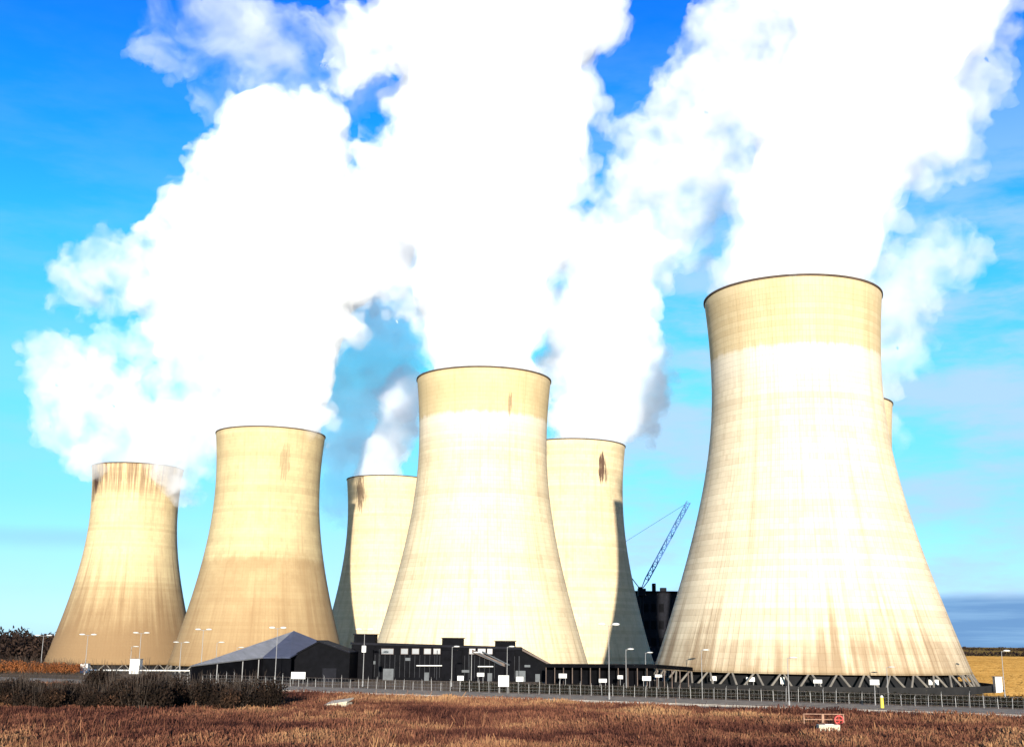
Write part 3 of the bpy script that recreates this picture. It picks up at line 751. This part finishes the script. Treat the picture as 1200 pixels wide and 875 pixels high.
# low clipped hedge behind the fence
def hedge(label, n0, t0, t1, h_, wd, cnt, m):
    t = thing('hedge', label, 'hedge')
    L = t1 - t0; k = int(L / 1.5)
    cs = [tuple(P0 + RD * (t0 + L * (i + .5) / k) + RN * n0 + Vector((0, 0, h_ * .5))) for i in range(k)]
    leaf_cloud('foliage', cs, [(1.4, wd, h_ * random.uniform(.46, .6)) for _ in cs], cnt, .3, m, t, up=.4, bottom=.05)
    return t
m_hedge = foliage_mat('hedge_leaves', [(0, (.006, .006, .004)), (1, (.022, .020, .012))], .2)
hedge('low dark hedge running behind the fence in front of the nearest tower', 15, -20, 230, 2.3, 1.2, 30000, m_hedge)

# ------------------------------------------------------------------ fence and street furniture
t = thing('perimeter_fence', 'pale post and mesh security fence along the access road', 'fence')
bmP = B(); box(bmP, (0, 0, 1.3), (.09, .09, 2.6)); bar(bmP, (0, 0, 2.55), (0, -.35, 2.95), .04)
pm = mesh_obj('post', bmP, m_pole, t); first = True
T0, T1, step_ = -104., 116., 2.6
k = 0; tt = T0; posts = []
while tt <= T1:
    p = P0 + RD * tt + RN * 11; posts.append(p)
    if first: pm.location = p; first = False
    else:
        c = pm.copy(); COL.objects.link(c); c.parent = t; c.location = p; c.scale = (1, 1, random.uniform(.72, 1.12)); c.rotation_euler = (random.uniform(-.05, .05), random.uniform(-.05, .05), random.uniform(-.3, .3))
    tt += step_
bm = B()
for zz in (.25, 1.25, 2.3):
    bar(bm, posts[0] + Vector((0, 0, zz)), posts[-1] + Vector((0, 0, zz)), .018, n=5)
mesh_obj('rail', bm, m_brown, t)
bm = B()
n = int((T1 - T0) / 1.0)
gr = [[bm.verts.new(P0 + RD * (T0 + (T1 - T0) * i / n) + RN * 11.08 + Vector((0, 0, zz))) for zz in (.1, .8, 1.5, 2.25)] for i in range(n + 1)]
for i in range(n):
    for j in range(3): bm.faces.new((gr[i][j], gr[i + 1][j], gr[i + 1][j + 1], gr[i][j + 1]))
bmesh.ops.wireframe(bm, faces=bm.faces[:], thickness=.035, use_replace=True, use_boundary=True, use_even_offset=True)
mesh_obj('mesh_panel', bm, m_pole, t)

# low pale pipe rail on the left behind the thicket
t = thing('pipe_rail', 'low pale horizontal pipe on short posts behind the thicket', 'pipe')
a, b_ = gnd(32, 788.5), gnd(222, 789.5); a.z = b_.z = 1.15
mesh_obj('pipe', bar(B(), a, b_, .22), m_white, t)
for k in range(12):
    p = a.lerp(b_, k / 11); mesh_obj('post', bar(B(), (p.x, p.y + .02, 0), (p.x, p.y + .02, 1.1), .1), m_pole, t)

def lamp_post(label, kind='twin'):
    t = thing('lamp_post', label, 'lamp post', (0, 0, 0), 0, 'lamp posts across the site')
    bm = B(); bar(bm, (0, 0, 0), (0, 0, 13), .11, .06, 10); bar(bm, (0, 0, 0), (0, 0, 1.2), .2, .19, 10)
    mesh_obj('pole', bm, m_pole, t)
    ends = (-1.55, 1.55) if kind == 'twin' else (1.2,)
    bm = B()
    for s in ends: bar(bm, (0, 0, 12.8), (s, 0, 13.05), .06, .05, 8)
    mesh_obj('arm', bm, m_pole, t)
    for s in ends:
        bm = B(); bmesh.ops.create_uvsphere(bm, u_segments=12, v_segments=8, radius=1, matrix=Matrix.Translation((s, 0, 13.1)) @ Matrix.Diagonal((.85, .42, .26, 1)))
        mesh_obj('lamp_head', bm, m_lamp, t, True)
    return t
twin = lamp_post('twin headed lamp post near the far left woods')
single = lamp_post('slim single lamp post before the farthest left tower, left of the white kiosk', 'single')
LP = [  # px, base y, top y, kind, label
 (47, 786, 744, 2, None),
 (99, 790, 743, 2, 'twin headed lamp post before the farthest left tower, beside the pale box'),
 (152, 786, 757, 1, None),
 (162, 786, 741, 2, 'tall twin headed lamp post right above the white kiosk'),
 (210, 788, 752, 2, 'shorter twin headed lamp post where the two left towers overlap'),
 (235, 789, 737, 2, 'tall twin headed lamp post before the tan footed tower, left of the shed roof'),
 (252, 790, 752, 1, 'single lamp post rising just left of the shed roof'),
 (276, 789, 758, 1, 'short single lamp post behind the pale shed roof'),
 (322, 800, 735, 2, 'twin headed lamp post standing in front of the shed hip roof'),
 (425, 804, 737, 2, 'twin headed lamp post with white box at the left end of the long building'),
 (529, 804, 757, 1, 'slim lamp post before the middle roof box of the long building'),
 (552, 809, 764, 1, 'slim lamp post just left of the stair on the long building'),
 (594, 804, 757, 1, 'slim lamp post by the right roof box of the long building'),
 (714, 819, 731, 2, 'tall twin headed lamp post before the rust marked half hidden tower'),
 (734, 813, 760, 1, 'slim lamp post in front of the dark shaded tower side'),
 (757, 806, 764, 1, 'slim lamp post at the left foot of the nearest tower'),
 (814, 806, 768, 1, 'slim lamp post at the end of the long canopy'),
 (823, 811, 761, 1, 'slim lamp post just right of the canopy end'),
 (925, 826, 770, 1, 'pale lamp post before the middle of the nearest tower'),
 (1041, 816, 781, 1, 'short lamp post before the right half of the nearest tower'),
 (1178, 818, 762, 1, 'lamp post standing against the yellow field at far right')]
used = {1: 0, 2: 0}
for px, by, ty, kd, lb in LP:
    p = gnd(px, by); p.z = 0; h = at(px, ty, p.y).z / 13.1
    src = twin if kd == 2 else single
    wsc = 1.0 if p.y < 330 else p.y / 330
    rz = random.uniform(-.15, .15)
    if not used[kd]: src.location = p; src.scale = (wsc, wsc, h); src.rotation_euler = (0, 0, rz); used[kd] = 1
    else: dup(src, p, rz, (wsc, wsc, h), lb)

def sign(px0, px1, py0, py1, by, label, legs=2):
    p = gnd((px0 + px1) / 2, by); a, b_ = at(px0, py0, p.y), at(px1, py1, p.y)
    t = thing('sign_board', label, 'sign', (p.x, p.y, 0), 0, 'white sign boards along the site')
    w_ = b_.x - a.x; h_ = a.z - b_.z; zc = (a.z + b_.z) / 2
    mesh_obj('board', box(B(), (0, 0, zc), (w_, .12, h_), 0, .03), m_white, t)
    bm = B(); box(bm, (0, .09, zc), (w_ + .1, .05, h_ + .1)); mesh_obj('frame', bm, m_pole, t)
    for s in ((-.36, .36) if legs == 2 else (0,)):
        mesh_obj('post', bar(B(), (s * w_, .16, 0), (s * w_, .16, zc + h_ * .3), .07), m_pole, t)
SG = [
 (341, 357, 787, 795, 801, 'white board on two legs in front of the black gable shed', 2),
 (584, 596, 791, 804, 812, 'largest square white board by the fence before the long building', 2),
 (536, 543, 791.5, 797, 803, 'small white board under the middle roof box of the long building', 1),
 (559, 567, 788, 792, 803, 'small white board just left of the largest square board', 2),
 (605, 613, 792.5, 798, 805, 'small white board just right of the largest square board', 1),
 (655, 664, 789, 794, 804, 'white board under the left part of the long canopy', 2),
 (702, 711, 795, 799, 806, 'low wide white board left of the tall twin lamp post', 2),
 (724, 730, 791, 795, 806, 'small white board just right of the tall twin lamp post', 1),
 (753, 763, 792, 797, 807, 'white board at the left foot of the nearest tower', 2),
 (768, 776, 790, 793, 807, 'narrow white board under the right end of the canopy', 1),
 (833, 840, 792, 797, 808, 'small white board at the foot of the nearest tower, right of the canopy', 1),
 (875, 885, 793, 798, 810, 'white rounded board before the dark legs left of the pale lamp post', 2),
 (915, 920, 793, 801, 811, 'narrow upright white board beside the pale lamp post', 1),
 (954, 964, 796, 800, 813, 'low white board just right of the pale lamp post', 2),
 (1021, 1032, 796, 802, 826, 'white board on a tall post left of the yellow marker', 1),
 (1089, 1101, 796, 802, 812, 'white board before the right end of the tower legs', 2)]
for s in SG: sign(*s)

# white kiosk and pale box among the left lamp posts
def kiosk(px0, px1, py0, by, label, m):
    p = gnd((px0 + px1) / 2, by); a, b_ = at(px0, py0, p.y), at(px1, py0, p.y); w_ = b_.x - a.x
    t = thing('kiosk', label, 'kiosk', (p.x, p.y, 0))
    mesh_obj('wall', box(B(), (0, 0, a.z / 2), (w_, w_, a.z), 0, .05), m, t)
    mesh_obj('roof', box(B(), (0, 0, a.z + .1), (w_ + .4, w_ + .4, .2), 0, .04), m_pole, t)
    mesh_obj('door', box(B(), (0, -w_ / 2 - .03, a.z * .42), (w_ * .4, .06, a.z * .78)), m_lamp, t)
kiosk(153, 164.5, 772, 789, 'upright white kiosk beneath the lamp posts of the left tower', m_white)
kiosk(95, 103.5, 777.5, 788, 'small pale box beside the rust coloured shrubs', m_white)
kiosk(1166, 1174, 793, 812, 'small pale cabinet beside the far right lamp post', m_lamp)

# box clamped on the lamp post left of the long building
p = gnd(425, 804); q = at(425, 760, p.y)
t = thing('control_box', 'white box fixed on the lamp post left of the long building', 'box', (p.x, p.y - .3, q.z))
mesh_obj('housing', box(B(), (0, 0, 0), (1.1, .5, 1.7), 0, .08), m_white, t)
mesh_obj('bracket', box(B(), (0, .28, 0), (.3, .1, 1.0)), m_pole, t)

# concrete chamber with a tilted lid in the grass
p = gnd(397, 829)
t = thing('concrete_chamber', 'pale concrete chamber with sloping lid in the red grass', 'concrete chamber', (p.x, p.y, 0), R(-14))
m_pale = mat('pale_concrete', (.46, .38, .27), scale=1.5, var=.15)
bm = B(); prism(bm, [Vector(v) for v in ((-2.0, -1.3, 0), (1.9, -1.3, 0), (1.9, -1.3, 1.0), (-2.0, -1.3, .35))], (0, 2.8, 0))
mesh_obj('body', bm, m_pale, t)
bm = B(); prism(bm, [Vector(v) for v in ((-2.2, -1.5, .36), (2.1, -1.5, 1.02), (2.1, 1.7, 1.55), (-2.2, 1.7, .9))], (0, 0, .22))
mesh_obj('lid', bm, m_pale, t)

# guarded outfall: rail, slab and red valve
p = gnd(966, 853)
m_rusty = mat('rusted_white_paint', (.30, .17, .11), scale=1.5, var=.4)
t = thing('guard_rail', 'low pale guard rail in the grass beside a red valve', 'rail', (p.x, p.y, 0))
for s in (-2.9, -.15, 2.9): mesh_obj('post', bar(B(), (s, 0, 0), (s, 0, 2.05), .08 if s != -.15 else .2), m_rusty, t)
for zz in (2.0, 1.25):
    mesh_obj('rail', bar(B(), (-2.95, 0, zz), (2.95, 0, zz), .06), m_rusty, t)
m_redp = mat('red_paint', (.50, .05, .04), rough=.5, scale=2., var=.25)
t = thing('valve', 'red valve with handwheel beside the guard rail', 'valve', (p.x + 1.95, p.y - .6, 0))
bm = B(); bar(bm, (0, 0, 0), (0, 0, 1.0), .26, .2, 12); bar(bm, (-.5, 0, .6), (.5, 0, .6), .22, n=12); mesh_obj('body', bm, m_redp, t)
bm = B()
for k in range(18):
    a0, a1 = 2 * PI * k / 18, 2 * PI * (k + 1) / 18
    bar(bm, (.6 * math.cos(a0), -.35, 1.25 + .6 * math.sin(a0)), (.6 * math.cos(a1), -.35, 1.25 + .6 * math.sin(a1)), .11, n=6)
for k in range(4):
    bar(bm, (0, -.35, 1.25), (.6 * math.cos(k * PI / 2), -.35, 1.25 + .6 * math.sin(k * PI / 2)), .06, n=6)
bar(bm, (0, -.36, 1.25), (0, .1, 1.0), .07, n=6)
mesh_obj('handwheel', bm, m_redp, t)
q = gnd(971, 859)
t = thing('concrete_slab', 'pale concrete slab in the grass in front of the guard rail', 'slab', (q.x, q.y, 0))
mesh_obj('slab', box(B(), (0, 0, .6), (2.9, 1.5, 1.2), 0, .06), m_pale, t)
mesh_obj('hatch', box(B(), (.1, 0, 1.22), (1.2, .8, .06)), m_lamp, t)

p = gnd(1034, 829)
t = thing('marker_post', 'yellow marker post beside the access road at right', 'marker post', (p.x, p.y, 0))
m_yel = mat('yellow_paint', (.62, .48, .05), rough=.5, scale=2, var=.12)
bm = B(); bar(bm, (0, 0, 0), (0, 0, 2.0), .34, .3, 12); mesh_obj('post', bm, m_yel, t)
bm = B(); bar(bm, (0, 0, 2.0), (0, 0, 2.35), .34, .18, 12); mesh_obj('cap', bm, m_white, t)

# ------------------------------------------------------------------ render settings
cy = sc.cycles
cy.volume_bounces = 14; cy.max_bounces = 16; cy.diffuse_bounces = 3; cy.transparent_max_bounces = 96
cy.use_denoising = True
vs = sc.view_settings; vs.view_transform = 'Standard'; vs.look = 'None'; vs.gamma = 1; vs.use_curve_mapping = False; vs.exposure = 1.0
